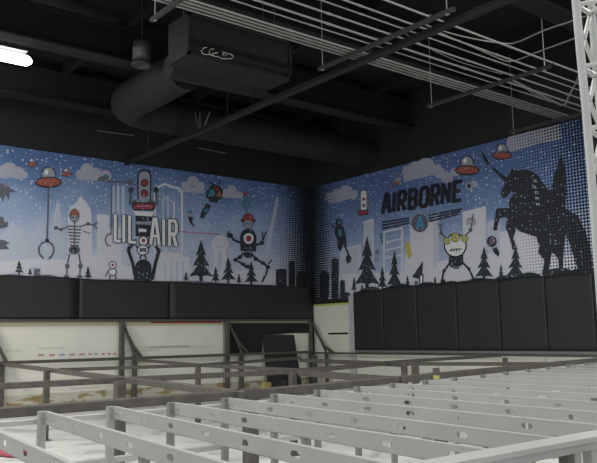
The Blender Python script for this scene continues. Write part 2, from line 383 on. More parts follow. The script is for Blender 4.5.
# ------------------------------------------------------------------ left mural
def banner(wall):
    mb = MB(); n = 60
    if wall == 'L': mb.box((.004, -13.5, 2.93), (.02, -.03, 5.90))
    else: mb.box((.03, -.02, 2.67), (8.83, -.004, 5.91))
    lab = ('wide printed snow scene banner on left wall with robots and title LIL-AIR' if wall == 'L' else 'printed snow scene banner on right wall with black unicorn and title AIRBORNE')
    return tag(mb.build('mural_banner', PM[wall, 'sky']), lab, 'mural')
BL = banner('L')
A = Art('L')   # scenery
A.cloud([(2, 172, 7), (9, 170, 8.5), (18, 173, 7), (24, 175, 4), (-8, 172, 9)]); A.rect(-12, 172, 27, 177.5, 'cloud')
A.cloud([(80, 174, 4.5), (87, 169, 6.5), (95, 173, 6), (101, 175, 4)]); A.rect(77, 174, 104, 180, 'cloud', 1)
A.cloud([(186, 186, 5), (193, 181, 5.5), (200, 186, 5)]); A.rect(181, 187, 204, 192, 'cloud', 1.5)
A.cloud([(226, 192, 4), (232, 190, 5), (239, 195, 4)]); A.rect(222, 193, 242, 197, 'cloud', 1.5)
A.poly([(28, 235), (12, 222), (0, 236), (-40, 245), (-40, 280), (60, 280), (47, 250)], 'pale2')
A.poly([(44, 280), (50, 236), (57.5, 199), (61, 214), (64, 236), (70, 280)], 'pale2')
A.poly([(0, 262), (40, 258), (90, 262), (140, 268), (200, 270), (285, 272), (300, 284), (300, 288), (0, 281)], 'pale')
A.poly([(68, 280), (68, 218), (70, 207), (76, 203), (80.5, 196), (86, 202), (91, 210), (92, 230), (93, 280)], 'pale')
A.rect(97, 214, 109, 281, 'pale', 1); A.rect(103, 228, 122, 281, 'pale'); A.rect(86, 255, 104, 281, 'pale')
for x in (112, 117, 122): A.rect(x, 186, x+2.4, 215, 'pale2')
A.rect(27, 262, 45, 277, 'pale', 1); A.rect(31, 266, 41, 270, 'pale2', 1)
A.line([(155, 250), (155, 192), (158, 187), (165, 184), (172, 187), (178, 188), (182, 193), (182, 252)], 2.2, 'pale')
A.line([(163, 250), (163, 200), (168, 196), (168, 250)], 1.6, 'pale2'); A.line([(174, 250), (174, 202)], 1.8, 'pale')
A.rect(157, 252, 183, 256, 'pale', 1); A.rect(154, 256, 190, 283, 'pale', 1)
for x in (164, 170, 176, 182): A.rect(x, 261, x+2.2, 282, 'pale2')
A.ell(220, 244, 8.5, 8.5, 'pale'); A.rect(214, 248, 218, 270, 'pale'); A.rect(221.5, 248, 226, 270, 'pale'); A.arc(220, 243, 5, 1, 0, 360, 'pale2')
A.poly([(262, 280), (268, 235), (277, 196), (279, 198), (272, 236), (267, 280)], 'pale2')
A.line([(174, 231), (192, 232.5), (218, 234)], 1.2, 'pink')
A.done('scenery_print', BL, 'pale clouds, snowy buildings and mountains')
A = Art('L')   # far left critters
A.poly([(-8, 180), (0, 183), (8, 186), (16, 192), (11, 192), (8.5, 200), (5.5, 194.5), (3, 202), (0, 197), (-8, 198)], 'grey')
A.done('creature_print', BL, 'upper dark torn-edged creature shape'); A = Art('L')
A.poly([(-8, 216), (3, 217), (5, 223), (8, 221), (7.5, 227), (2, 228), (-8, 232)], 'grey')
A.done('creature_print', BL, 'middle dark torn-edged creature shape'); A = Art('L')
A.poly([(-8, 239), (4, 240), (10, 243), (6, 245), (9.5, 249), (2, 249.5), (-8, 250)], 'grey')
A.done('creature_print', BL, 'lowest dark torn-edged creature shape')
for cx, cy, r, lab in ((48.5, 181.5, 13.5, 'large orange saucer holding a claw'), (32, 164, 5.5, 'small saucer upper left'), (66.5, 174, 5.5, 'small saucer right of the large one')):
    A = Art('L')
    if r > 10:
        A.line([(48.5, 187), (48, 215), (47, 240)], 1.8, 'grey'); A.arc(46.3, 250, 7.5, 2.0, -65, 245, 'grey', 18, 8.5)
        A.poly([(49, 257), (52.5, 256), (46.8, 261)], 'blue'); A.ell(47, 240.5, 2.2, 2, 'dark')
        for x in (41, 52): A.line([(x, 256), (x+(2.5 if x < 45 else -2.5), 259)], 1.6, 'grey')
    A.saucer(cx, cy, r); A.done('saucer_print', BL, lab)
A = Art('L')   # striped skeleton robot
A.ell(74.5, 215.5, 5.2, 7, 'grey'); A.ell(74.5, 213.5, 3.8, 4.5, 'orange'); A.ell(74.5, 218, 3.6, 3, 'silver'); A.ell(73, 217.5, .9, .9, 'dark', 8); A.ell(76.3, 217.5, .9, .9, 'dark', 8)
A.line([(74.5, 222), (74.5, 248)], 1.3, 'grey')
for i in range(7): w = 6.8-.45*i; A.line([(74.5-w, 226+3.2*i), (74.5+w, 226.6+3.2*i)], 1.5, 'grey')
A.ell(74.3, 250, 5.8, 4.6, 'grey'); A.ell(74.3, 250, 3.6, 2.6, 'dark')
for sx, kx in ((69.5, 67.3), (79, 80.5)):
    A.line([(sx, 254), (kx, 265), (kx-.8, 276)], 1.6, 'grey'); A.ell(kx, 266, 2.3, 3, 'grey'); A.ell(kx-.8, 276.5, 3, 1.4, 'grey')
A.line([(68, 227), (60, 229.5), (56, 228)], 1.4, 'grey'); A.ell(61, 229.5, 2, 1.7, 'grey'); A.ell(56, 228, 2.4, 2, 'grey')
A.line([(81, 226.5), (88, 224), (95, 225.5)], 1.4, 'grey'); A.ell(88, 224, 2.2, 1.8, 'grey'); A.arc(96.5, 225.5, 2.4, 1.2, 60, 300, 'grey'); A.line([(83, 231), (90, 233.5)], 1, 'grey')
A.done('robot_print', BL, 'grey skeleton robot with striped ribs and open arms')
A = Art('L')   # helicopter creature with claw
A.ell(105, 176, 6.5, 6, 'cloud'); A.ell(106, 177, 3.2, 2.6, 'teal'); A.line([(98, 180), (131, 183)], 2, 'grey'); A.ell(130, 182, 3.2, 3.4, 'grey'); A.ell(103, 179, 5, 3, 'grey')
A.line([(112, 184), (111, 233)], 1.1, 'grey'); A.arc(110, 240, 4.6, 1.4, 70, 280, 'grey', 12, 6)
A.done('robot_print', BL, 'small flying machine dangling a hook')
A = Art('L')   # tower robot in the middle
for s, x0, x1, x2 in ((-1, 136, 130, 131), (1, 151, 157, 156)):
    A.line([(x0, 201), (x1, 204)], 3, 'grey'); A.line([(x1, 204), (x2, 190)], 2.6, 'grey'); A.ell(x2, 190, 2.6, 3, 'dark')
A.line([(133, 185), (140, 184)], 1.2, 'grey')
A.rrect(137.3, 169.5, 151.3, 203, 6, 'dark'); A.rrect(138.9, 171.2, 149.8, 203, 5, 'silver')
for y in (183, 193.3): A.ell(144.5, y, 3.9, 3.9, 'dark'); A.ell(144.5, y, 2.6, 2.6, 'red')
A.rrect(132, 202.3, 155.5, 210.5, 3.5, 'dark'); A.rrect(133.6, 203.8, 154, 209, 2.4, 'red'); A.rect(137, 205.5, 151, 207, 'pink')
A.poly([(134, 211), (154, 212), (152, 216.5), (136, 215.5)], 'white'); A.rect(135.5, 215.5, 152.5, 222, 'dark', 1); A.rect(135, 221.5, 153, 224, 'silver'); A.rect(135.5, 224, 152, 236, 'dark', 1)
for pts in ([(130, 244), (126, 249), (131, 263), (134, 280), (138, 280), (134, 262), (130, 250), (134, 245)], [(157, 246), (161, 250), (157, 264), (154, 280), (150, 280), (154, 262), (157, 251), (154, 246)]): A.poly(pts, 'dark')
A.ell(143.3, 267.5, 8.2, 8.2, 'dark'); A.rect(135.2, 267, 151.5, 282, 'dark'); A.rect(137.5, 274, 149, 282, 'tree')
A.done('tower_print', BL, 'tall white capsule tower with two red lamps and red band')
A = Art('L')
A.ell(143.3, 240.8, 5.2, 5.4, 'dark'); A.ell(143.3, 240.8, 4.0, 4.2, 'white'); A.ell(143.5, 240.5, 1.9, 1.9, 'red'); A.ell(142.8, 250, 6.2, 5.6, 'dark'); A.ell(142.8, 250, 5, 4.5, 'white')
A.rect(139.5, 248, 146.5, 252, 'grey'); A.line([(137.5, 248), (134, 243), (136, 239)], 1.3, 'dark'); A.line([(148.5, 248), (152, 243), (150, 239)], 1.3, 'dark'); A.line([(141, 255), (140, 259)], 1.4, 'dark'); A.line([(145, 255), (146, 259)], 1.4, 'dark')
A.done('robot_print', BL, 'small white round robot in front of the tower')
A = Art('L')
A.ell(112.7, 265, 4, 4, 'grey'); A.ell(112.7, 265, 3, 3, 'white'); A.ell(112.7, 265, 1.4, 1.4, 'red'); A.ell(112.5, 272, 4.6, 3.8, 'grey'); A.ell(112.5, 272, 3.4, 2.8, 'white')
A.line([(110.5, 275), (109.5, 279)], 1.6, 'grey'); A.line([(115, 275), (116, 279)], 1.6, 'grey'); A.line([(108, 271), (105.5, 276)], 1.2, 'grey')
A.done('robot_print', BL, 'tiny white robot standing in the snow')
A = Art('L')   # title
QL = []
def ql(xa, xb, hy=0):  # skeleton box between the two title lines
    def yt(x): return 214.6-hy+(x-113)*.104
    def yb(x): return 240.6+(x-113)*.083
    return [(xa, yt(xa)), (xb, yt(xb)), (xb, yb(xb)), (xa, yb(xa))]
LT = [('L', 115.2, 120, 0), ('I', 121.5, 126, 0), ('L', 129.5, 135.5, 0), ('-', 139.3, 145.6, 0), ('A', 150.8, 159.2, 0), ('I', 161.2, 166, 0), ('R', 169.6, 176.3, 0)]
for th, k in ((5.0, 'dark'), (3.0, 'white')):
    for ch, a, b_, hy in LT: A.glyph(ch, ql(a, b_, hy), th, k)
A.done('title_print', BL, 'white block lettering LIL-AIR')
A = Art('L')   # flying critters
A.poly([(207, 190), (213, 184), (219, 186), (223, 190), (222, 198), (216, 203), (210, 202), (206, 197)], 'tree'); A.ell(212, 193, 3.2, 3.6, 'teal'); A.ell(219, 195, 2.4, 2.4, 'orange'); A.ell(217, 189, 1.8, 1.8, 'red')
A.poly([(208, 203), (211, 206), (208, 212), (203, 219), (200, 217), (202, 210), (205, 205)], 'tree')
A.ell(206.5, 210.5, 3.2, 2.2, 'teal'); A.line([(219, 184), (221, 180)], 1.2, 'dark'); A.line([(213, 184), (209, 182)], 1.2, 'dark')
A.done('creature_print', BL, 'teal and dark flying creatures above the pines')
A = Art('L')
A.ell(189.5, 214, 2.8, 2.8, 'silver'); A.ell(190, 212.2, 2.4, 1.6, 'teal'); A.poly([(188, 216.5), (193, 217), (192, 222), (195.5, 227), (192.5, 226), (189, 221)], 'tree')
A.done('creature_print', BL, 'small snowboarder right of the title')
A = Art('L')   # running robot
A.line([(246.5, 212), (244.5, 204), (248, 196)], 1.4, 'teal'); A.poly([(243, 207), (244, 198), (246.5, 192), (249, 198), (250, 206), (246.5, 203)], 'teal'); A.ell(245.5, 194, 1.8, 2.6, 'red')
A.ell(248.2, 220.5, 7.6, 3.2, 'dark'); A.ell(248.2, 223.5, 5.4, 5.4, 'dark'); A.ell(248.2, 224, 4.5, 4.4, 'silver'); A.ell(246.5, 223.8, .9, .9, 'dark', 8); A.ell(250, 223.8, .9, .9, 'dark', 8)
A.ell(248.2, 219.5, 5.8, 6, 'dark', 16, 0, 180); A.ell(248.2, 219.2, 4.9, 5, 'red', 16, 0, 180); A.rect(242.5, 218.8, 254, 220.6, 'red')
A.ell(248.3, 237.5, 8.2, 8.8, 'dark'); A.poly([(240.1, 237), (256.5, 237), (256, 251.5), (240.5, 251)], 'dark'); A.ell(248.6, 238.5, 5, 5.4, 'white'); A.ell(248.6, 238.5, 2.9, 3.2, 'red'); A.line([(244, 248), (253, 248.3)], 1.1, 'grey')
A.line([(241, 243), (234, 240), (230, 235)], 2.2, 'dark'); A.ell(230, 235.5, 3, 2.6, 'dark'); A.line([(227.5, 233), (230, 231)], 1.2, 'dark')
A.line([(256, 245), (262, 243), (264, 236)], 2.2, 'dark'); A.ell(262, 243, 2.2, 2.2, 'dark'); A.line([(264, 237), (266, 232)], 1.4, 'dark'); A.line([(263, 236), (262, 232)], 1.2, 'dark')
for pts in ([(245, 252), (240, 257), (235.5, 260), (243, 264), (247, 268)], [(251, 253), (256, 259), (263, 263), (268, 267), (266, 275)]):
    A.line(pts, 1.9, 'dark')
    for x, y in pts[1:-1]: A.ell(x, y, 2.2, 2, 'dark')
A.ell(247.5, 266.5, 3, 2, 'dark'); A.ell(248.5, 255, 4.6, 3, 'dark'); A.line([(268, 264), (272, 260)], 1.2, 'dark'); A.line([(265, 276), (262, 282)], 1.8, 'dark')
A.done('robot_print', BL, 'running robot in a red helmet with black body')
A = Art('L')   # pines and skyline
for cx, tp, bs, w in ((19, 260, 274, 9), (30, 268, 275, 5), (88, 265.5, 279, 8), (186, 271, 281, 6), (201, 240, 281.5, 24), (215.7, 266, 283, 9), (228.3, 257, 283, 15), (239, 273, 283.5, 6), (251.3, 261, 285, 14)): A.pine(cx, tp, bs, w)
A.rect(34, 269, 40, 277, 'grey'); A.rrect(276, 269, 286.5, 288, 2, 'dark'); A.rrect(289, 260.5, 294.5, 288, 2, 'dark'); A.rrect(297, 272, 306, 290, 2, 'dark')
A.poly([(-40, 275), (0, 275), (12, 274), (30, 276), (48, 274.5), (60, 277), (100, 279.5), (125, 279), (150, 281), (180, 281), (200, 281), (225, 283), (250, 284.5), (280, 286), (309, 288), (309, 293), (-40, 281)], 'grey')
A.done('pine_print', BL, 'dark pine trees and towers along the bottom')

# ------------------------------------------------------------------ right mural
BR = banner('R')
A = Art('R')
A.cloud([(330, 197, 5.5), (337, 193, 5), (346, 191, 6.5), (353, 195, 5)]); A.poly([(325, 197), (357, 190), (357, 197), (330, 204)], 'cloud')
A.cloud([(408, 171, 6), (416, 168, 7.5), (426, 166, 9), (434, 170, 6)]); A.poly([(402, 172), (440, 164), (444, 172), (404, 182)], 'cloud'); A.cloud([(440, 173, 6), (455, 172, 5)])
A.poly([(505, 149), (508, 137), (560, 124), (562, 140), (540, 143), (512, 152)], 'cloud'); A.cloud([(530, 138, 8)]); A.cloud([(474, 184, 4), (447, 178, 6)])
A.poly([(340, 288), (340, 249), (361, 244), (361, 288)], 'pale2'); A.line([(341, 288), (341, 250), (360, 245), (360, 286)], 1.4, 'pale')
A.poly([(364, 250), (364, 222), (373, 219), (374, 286), (364, 287)], 'pale2'); A.line([(364.5, 250), (364.5, 222), (373, 219.5), (373.5, 286)], 1.2, 'pale')
A.line([(384, 286), (384, 232), (402, 228), (402, 284)], 1.8, 'pale'); 
for y in (241, 249, 257): A.line([(386, y+1), (401, y-2)], 1.5, 'pale')
A.poly([(404, 290), (404, 262), (410, 240), (410, 226), (433, 220), (433, 288)], 'pale'); A.poly([(433, 284), (433, 214), (439, 212), (439, 258), (433, 284)], 'pale2')
A.poly([(462, 212), (486, 206), (486, 282), (466, 284)], 'pale'); A.poly([(487, 222), (500, 219), (500, 282), (487, 282)], 'pale2')
A.poly([(437, 288), (437, 262), (470, 255), (520, 250), (585, 255), (590, 278), (520, 284)], 'pale'); A.poly([(500, 262), (500, 232), (526, 226), (540, 230), (545, 270)], 'pale')
A.poly([(320, 300), (322, 282), (345, 274), (400, 272), (437, 268), (440, 290)], 'pale')
A.poly([(405, 245), (409, 240), (412, 256), (408, 259)], 'yellow'); A.done('scenery_print', BR, 'pale clouds, gate and snowy buildings')
A = Art('R')
A.rrect(359.7, 190, 367.5, 212, 3, 'grey', -1.2); A.rrect(360.8, 191.2, 366.4, 211.5, 2.4, 'white', -1.2); A.ell(363.7, 199, 1.6, 1.6, 'red', 10); A.ell(363.7, 205.5, 1.6, 1.6, 'red', 10)
A.rrect(357.5, 210.5, 368.5, 216, 2, 'dark', -1); A.rrect(358.6, 211.5, 367.4, 215, 1.4, 'red', -1); A.line([(357.5, 212), (356.5, 204)], 1.2, 'grey'); A.line([(368.5, 209), (369.5, 202)], 1.2, 'grey')
A.done('tower_print', BR, 'small white capsule tower near the corner')
A = Art('R')
A.ell(339, 222.5, 3.6, 4, 'dark'); A.ell(339.5, 222.5, 2, 2.2, 'teal'); A.poly([(335.5, 226), (343, 226), (346, 236), (346.5, 246), (342.5, 245), (341, 252), (337.5, 248), (337, 238), (334, 233)], 'dark'); A.poly([(338, 229), (342, 229), (342, 236), (339, 237)], 'teal')
A.line([(335, 228), (331, 224)], 1.6, 'dark'); A.line([(345, 246), (349, 256), (348, 263)], 2, 'dark'); A.ell(348.5, 259, 3, 4, 'dark')
A.done('creature_print', BR, 'dark teal jumping skier near the corner')
A = Art('R')
A.ell(398, 180, 2.8, 2.8, 'silver'); A.ell(396.5, 183, 3.2, 2.2, 'orange'); A.line([(393.5, 185), (392.5, 188)], 1.2, 'red'); A.line([(397, 177), (399, 175)], 1.4, 'red')
A.done('creature_print', BR, 'little red and white flier above the title')
A = Art('R')   # title AIRBORNE
def qr(xa, xb):
    def yt(x): return 195.3-(x-381)*.180
    def yb(x): return 213.3-(x-381)*.168
    return [(xa+1.2, yt(xa)), (xb+1.2, yt(xb)), (xb, yb(xb)), (xa, yb(xa))]
for ch, a, b_ in (('A', 382.5, 389.5), ('I', 392, 395), ('R', 398.2, 404.5), ('B', 409, 415.5), ('O', 420, 427), ('R', 431.2, 437.8), ('N', 442, 448.8), ('E', 453.5, 460)):
    A.glyph(ch, qr(a, b_), 4.0, 'ink')
for i in range(3):
    A.poly([(382, 221.5+3.1*i), (409, 217.2+2.6*i), (409, 218.9+2.6*i), (382, 223.3+3.1*i)], 'dark')
    A.poly([(429, 214.5+3.0*i), (462-2*i, 208+2.6*i), (462-2*i, 209.8+2.6*i), (429, 216.4+3.0*i)], 'dark')
A.done('title_print', BR, 'black block lettering AIRBORNE with bars')
A = Art('R')
A.ell(419.8, 223, 8.6, 9.6, 'silver'); A.ell(419.8, 223, 7.8, 8.8, 'dark'); A.ell(419.8, 223, 7, 8, 'grey')
A.line([(416.8, 229), (419.7, 217), (420.2, 217), (423.3, 228)], 2.0, 'blue'); A.line([(418, 225.5), (422, 225)], 1.5, 'blue'); A.done('emblem_print', BR, 'round grey emblem with a blue letter A')
for cx, cy, r, lab in ((467, 169.5, 12.5, 'large red saucer above the title end'), (502, 155, 10.2, 'red saucer beside the unicorn horn')):
    A = Art('R'); A.saucer(cx, cy, r); A.done('saucer_print', BR, lab)
A = Art('R'); A.ell(469, 186, 3.8, 4.2, 'silver'); A.ell(469, 186, 1.9, 2.1, 'dark'); A.done('emblem_print', BR, 'small ringed symbols at the title end')
A = Art('R')   # three-eyed robot
A.arc(471, 222, 4, .9, -60, 230, 'grey'); A.arc(471, 222, 2, .8, 0, 300, 'grey')
A.line([(446, 238), (441, 233), (440, 226)], 1.5, 'grey'); A.ell(441, 233, 1.8, 1.8, 'grey'); A.line([(440, 227), (437.5, 223)], 1.2, 'grey'); A.line([(440, 227), (442.5, 223)], 1.2, 'grey')
A.line([(465, 236), (470, 231), (472, 223), (473, 214)], 1.5, 'grey'); A.ell(470.5, 230, 2, 2, 'grey')
A.line([(449, 264), (443.5, 272), (441.5, 283)], 2, 'dark'); A.line([(462, 262), (469, 269), (474, 280)], 2, 'dark'); A.ell(444, 271, 1.7, 1.9, 'dark'); A.ell(469, 269, 1.7, 1.9, 'dark')
A.poly([(449, 255), (463, 253), (463.5, 264), (459, 267), (451, 267.5), (448.5, 264)], 'dark'); A.rect(453, 266, 459, 269, 'grey')
A.ell(455.3, 245.5, 11.6, 12, 'ink'); A.ell(455.3, 245.5, 10.2, 10.6, 'white'); 
for x, y, r in ((447, 241, 3.6), (464.3, 238.5, 3.6), (455.3, 237.5, 4.6)): A.ell(x, y, r, r*1.05, 'dark'); A.ell(x, y, r*.84, r*.9, 'yellow'); A.ell(x, y, r*.35, r*.4, 'silver', 10)
A.line([(449.5, 250.3), (461.5, 248.8)], 1, 'dark')
for x in (451.5, 454, 456.5, 459): A.line([(x, 248.3), (x, 251.8)], .8, 'dark')
for x, y in ((443, 282), (474, 281)): A.ell(x, y, 2.6, 3.2, 'dark')
A.done('robot_print', BR, 'round white robot with three yellow eyes on thin legs')
A = Art('R')
A.ell(491.8, 241.5, 5, 5.6, 'dark'); A.ell(492, 241, 3.2, 3.6, 'grey'); A.ell(491, 240.5, 1.1, 1.2, 'red', 8); A.ell(494, 240.5, 1.1, 1.2, 'silver', 8); A.poly([(492, 248), (497, 247), (499.5, 253), (498.5, 257), (494, 253)], 'dark'); A.done('creature_print', BR, 'small dark flying skull-like creature')
A = Art('R'); A.ell(377, 252, 3.2, 3.4, 'silver'); A.ell(377, 252, 1.6, 1.7, 'grey'); A.ell(376.5, 259, 2.6, 2.6, 'silver'); A.line([(381, 234), (382, 243)], 2, 'teal'); A.done('robot_print', BR, 'tiny pale robot above the pines')
A = Art('R')   # pines etc.
for cx, tp, bs, w in ((367, 236, 291, 25), (354, 276, 292, 6), (362, 284, 292, 5), (382.3, 266, 290, 10), (394.4, 250, 290, 15), (407.5, 275, 288, 6), (435, 276, 286.5, 5), (484, 246, 281, 18), (501, 264, 280, 7), (515.5, 246, 281, 20)): A.pine(cx, tp, bs, w)
A.poly([(412, 277), (423, 261), (422, 277), (418, 279)], 'dark'); A.rect(419, 274, 423.5, 286, 'dark'); A.rect(420.3, 275.5, 422.2, 284.5, 'white'); A.rect(414.5, 281, 418, 287, 'grey')
A.rrect(319.5, 271, 329, 300, 4, 'tree'); A.rrect(331.5, 258, 338.5, 300, 3, 'tree'); A.rrect(340, 280, 345, 296, 2, 'tree')
for i, (x, r) in enumerate(((345, 3), (372, 6), (400, 7), (428, 6), (452, 5), (478, 6), (505, 6), (530, 7), (560, 9), (585, 8))): A.ell(x, 299-(x-311)*.085, r*2, r*.95+1.5, 'tree')
A.done('pine_print', BR, 'dark pine trees and towers along the bottom')
A = Art('R')   # unicorn silhouette
def U(pts): return [(470+x/3.197, 140+y/3.197) for x, y in pts]
A.poly(U([(28, 30), (44, 42), (54, 62), (62, 68), (58, 82), (46, 66), (40, 50)]), 'dark')
A.poly(U([(66, 84), (80, 92), (120, 124), (112, 134), (90, 112)]), 'dark')
A.poly(U([(112, 130), (128, 108), (134, 90), (144, 100), (165, 94), (192, 98), (216, 112), (232, 135), (239, 165), (237, 196), (233, 222), (226, 250), (160, 292), (150, 286), (136, 262), (124, 262), (118, 250), (128, 214), (122, 205), (128, 188), (146, 166), (126, 170), (118, 182), (106, 186), (98, 172), (102, 158), (110, 146)]), 'dark')
A.poly(U([(84, 219), (126, 217), (130, 246), (96, 248), (88, 276), (86, 290), (74, 288), (78, 262)]), 'dark')
A.poly(U([(118, 258), (140, 262), (146, 292), (138, 312), (146, 336), (152, 350), (134, 350), (134, 338), (124, 306), (114, 278)]), 'dark')
A.poly(U([(226, 130), (300, 215), (345, 242), (372, 300), (392, 380), (396, 432), (356, 434), (340, 400), (318, 330), (306, 300), (300, 340), (296, 434), (286, 434), (282, 380), (262, 356), (246, 333), (208, 308), (158, 292), (150, 240)]), 'dark')
A.poly(U([(212, 310), (246, 334), (262, 358), (256, 390), (250, 432), (230, 430), (238, 384), (218, 360), (222, 338)]), 'dark')
A.poly(U([(234, 225), (240, 190), (262, 150), (268, 112), (280, 78), (292, 44), (304, 90), (308, 150), (306, 200), (296, 240), (262, 262)]), 'dark')
for x, y in ((205, 150), (212, 168), (214, 186), (216, 205), (208, 130)): A.poly(U([(x-6, y-5), (x+7, y-3), (x+6, y+6), (x-5, y+4)]), 'silver')
A.done('unicorn_print', BR, 'rearing black winged unicorn silhouette')

# ------------------------------------------------------------------ overhead services
def vz(x, y, z, px=None): return Vector((x, y, z))
# round duct with elbow
def arcpts(c, r, a0, a1, n=8): return [(c[0]+r*math.cos(math.radians(a0+(a1-a0)*i/n)), c[1]+r*math.sin(math.radians(a0+(a1-a0)*i/n)), c[2]) for i in range(n+1)]
t = thing('round_duct', 'large round black air duct bending towards the right wall', 'duct', (2.6, -4, 6.1))
zc = 6.42
mb = MB(); mb.tube([(2.55, -.02, zc)]+[(2.55, -6.0, zc)], .38, 24, cap=False); mb.build('straight_run', M_duct, t)
mb = MB(); mb.tube([(2.55, -6.0, zc)]+arcpts((3.15, -6.7, zc), .6, 180, 270, 6)+[(5.3, -7.3, zc)], .38, 24); mb.build('elbow', M_duct, t)
mb = MB(); mb.tube([hit(168, 67, 0, 5.6), hit(262, 88, 0, 5.6)], .2, 20); mb.build('cross_run', M_duct, t)
for y in (-1.6, -3.1, -4.6, -6.0):
    mb = MB(); mb.tube([(2.55, y-.03, zc), (2.55, y+.03, zc)], .405, 24); mb.build('joint_ring', M_duct, t)
for y in (-1.0, -3.9):
    mb = MB(); mb.tube([(2.55, y, zc+.38), (2.55, y, 7.69)], .012, 6); mb.build('hanger_rod', M_strut, t)
t = thing('air_unit', 'boxy black air handling unit with chalk scribble on its side', 'air unit', (6.9, -7.4, 6.1))
mb = MB(); ua = hit(188, 53, 0, 7.78); ub = hit(292, 80, 0, 7.78); U0, U1, UZ = ua.y, ub.y, (ua.z+ub.z)/2; mb.box((7.2, U0, UZ), (7.75, U1, UZ+.62)); mb.build('casing', mat('air_unit_black', (9, 9, 9), .7), t)
mb = MB()
for y in (U0, U1-.04): mb.box((7.75, y, UZ), (7.78, y+.04, UZ+.62))
mb.box((7.75, U0, UZ+.58), (7.78, U1, UZ+.62)); mb.box((7.75, U0, UZ), (7.78, U1, UZ+.04)); mb.build('frame_trim', M_black, t)
def chalk(pts, r=.006):
    P = [hit(x, y, 0, 7.79) for x, y in pts]; mb2.tube(P, r, 5)
mb2 = MB()
c = lambda *p: [(190+x/9.95, 35+y/9.95) for x, y in p]
chalk(c((165, 122), (135, 130), (112, 158), (125, 185), (160, 195), (200, 195))); chalk(c((240, 140), (205, 140), (188, 165), (200, 195), (250, 213), (300, 222)))
chalk(c((215, 190), (250, 182), (275, 175))); chalk(c((330, 165), (325, 215), (335, 185), (360, 172), (372, 188), (350, 208))); chalk(c((380, 185), (405, 190), (420, 205), (432, 215), (415, 235), (360, 237), (305, 233)))
o = mb2.build('chalk_writing', M_chalk, t)
for x, y in ((7.3, U0+.2), (7.3, U1-.2), (7.6, U0+.2), (7.6, U1-.2)):
    mb = MB(); mb.tube([(x, y, UZ+.6), (x, y, 7.69)], .012, 6); mb.build('hanger_rod', M_strut, t)
# canister fitting
t = thing('canister_lamp', 'short dark metal canister hanging from the ceiling near the duct', 'lamp', (5.0, -7.95, 6.4))
t.location = (4.95, -7.95, 6.42); cx, cy = 4.95, -8.0
mb = MB(); mb.lathe((cx, cy, 6.42), [(.0, .03), (.15, .03), (.165, 0), (.165, .42), (.15, .47), (.05, .5), (0, .5)], 20); mb.build('body', mat('canister_metal', (85, 87, 86), .35, .6), t)
mb = MB(); mb.lathe((cx, cy, 6.42), [(.17, .02), (.185, .02), (.185, .05), (.17, .05)], 20); mb.build('rim', M_strut, t)
mb = MB(); mb.tube([(cx, cy, 6.9), (cx, cy, 7.69)], .015, 6); mb.build('stem', M_strut, t)

# left lamp
t = thing('ceiling_lamp', 'bright glowing linear ceiling lamp at the upper left edge', 'lamp', (3.05, -10.1, 6.75))
mb = MB(); mb.tube([(3.05, -10.9, 6.8), (3.05, -9.42, 6.8)], .10, 14); mb.build('glowing_tube', M_lamp, t)
mb = MB(); mb.tube([(3.05, -9.42, 6.8), (3.05, -9.39, 6.8), (3.05, -9.33, 6.8)], [.10, .09, .04], 14); mb.build('end_cap', M_lamp, t)
mb = MB(); mb.box((2.9, -10.9, 6.93), (3.2, -9.45, 6.97)); mb.build('housing', M_strut, t)
for y in (-10.7, -9.6):
    mb = MB(); mb.tube([(3.05, y, 6.97), (3.05, y, 7.69)], .008, 6); mb.build('hanger_rod', M_strut, t)

# trapeze hangers
TR = [(-9.29, 7.82, 10.7, 'short grey strut hanger at the top left end of the conduits'), (-6.2, 7.72, 10.55, 'grey strut hanger crossing above the long diagonal strut'),
      (-3.2, 7.42, 10.1, 'grey strut hanger in the middle of the conduit run'), (-.28, 7.2, 10.4, 'grey strut hanger close to the right wall top')]
for y, x0, x1, lab in TR:
    t = thing('strut_hanger', lab, 'hanger', ((x0+x1)/2, y, 5.9), 'strut hangers carrying the conduits')
    mb = MB(); mb.box((x0, y-.028, 5.90), (x1, y+.028, 5.905)); mb.box((x0, y-.028, 5.905), (x1, y-.022, 5.955)); mb.box((x0, y+.022, 5.905), (x1, y+.028, 5.955)); mb.box((x0, y-.022, 5.95), (x1, y-.01, 5.955)); mb.box((x0, y+.01, 5.95), (x1, y+.022, 5.955)); mb.build('channel', M_strut, t)
    for x in (x0+.1, x1-.12):
        mb = MB(); mb.tube([(x, y, 5.88), (x, y, 7.69)], .009, 6); mb.box((x-.02, y-.02, 5.885), (x+.02, y+.02, 5.9)); mb.build('threaded_rod', M_conduit, t)
t = thing('long_strut', 'long dark diagonal strut from the left mural across the ceiling', 'strut', (5.5, -5.97, 5.9))
mb = MB(); mb.bar((.02, -5.95, 5.93), (13.0, -5.95, 5.93), .11, .09, top=True); mb.build('channel', M_duct, t)
mb = MB(); mb.bar((.02, -5.87, 5.89), (13.0, -5.87, 5.89), .03, .03); mb.build('edge_lip', M_strut, t)
for x in (1.2, 4.6):
    mb = MB(); mb.tube([(x, -5.95, 5.93), (x, -5.95, 7.69)], .009, 6); mb.build('threaded_rod', M_strut, t)
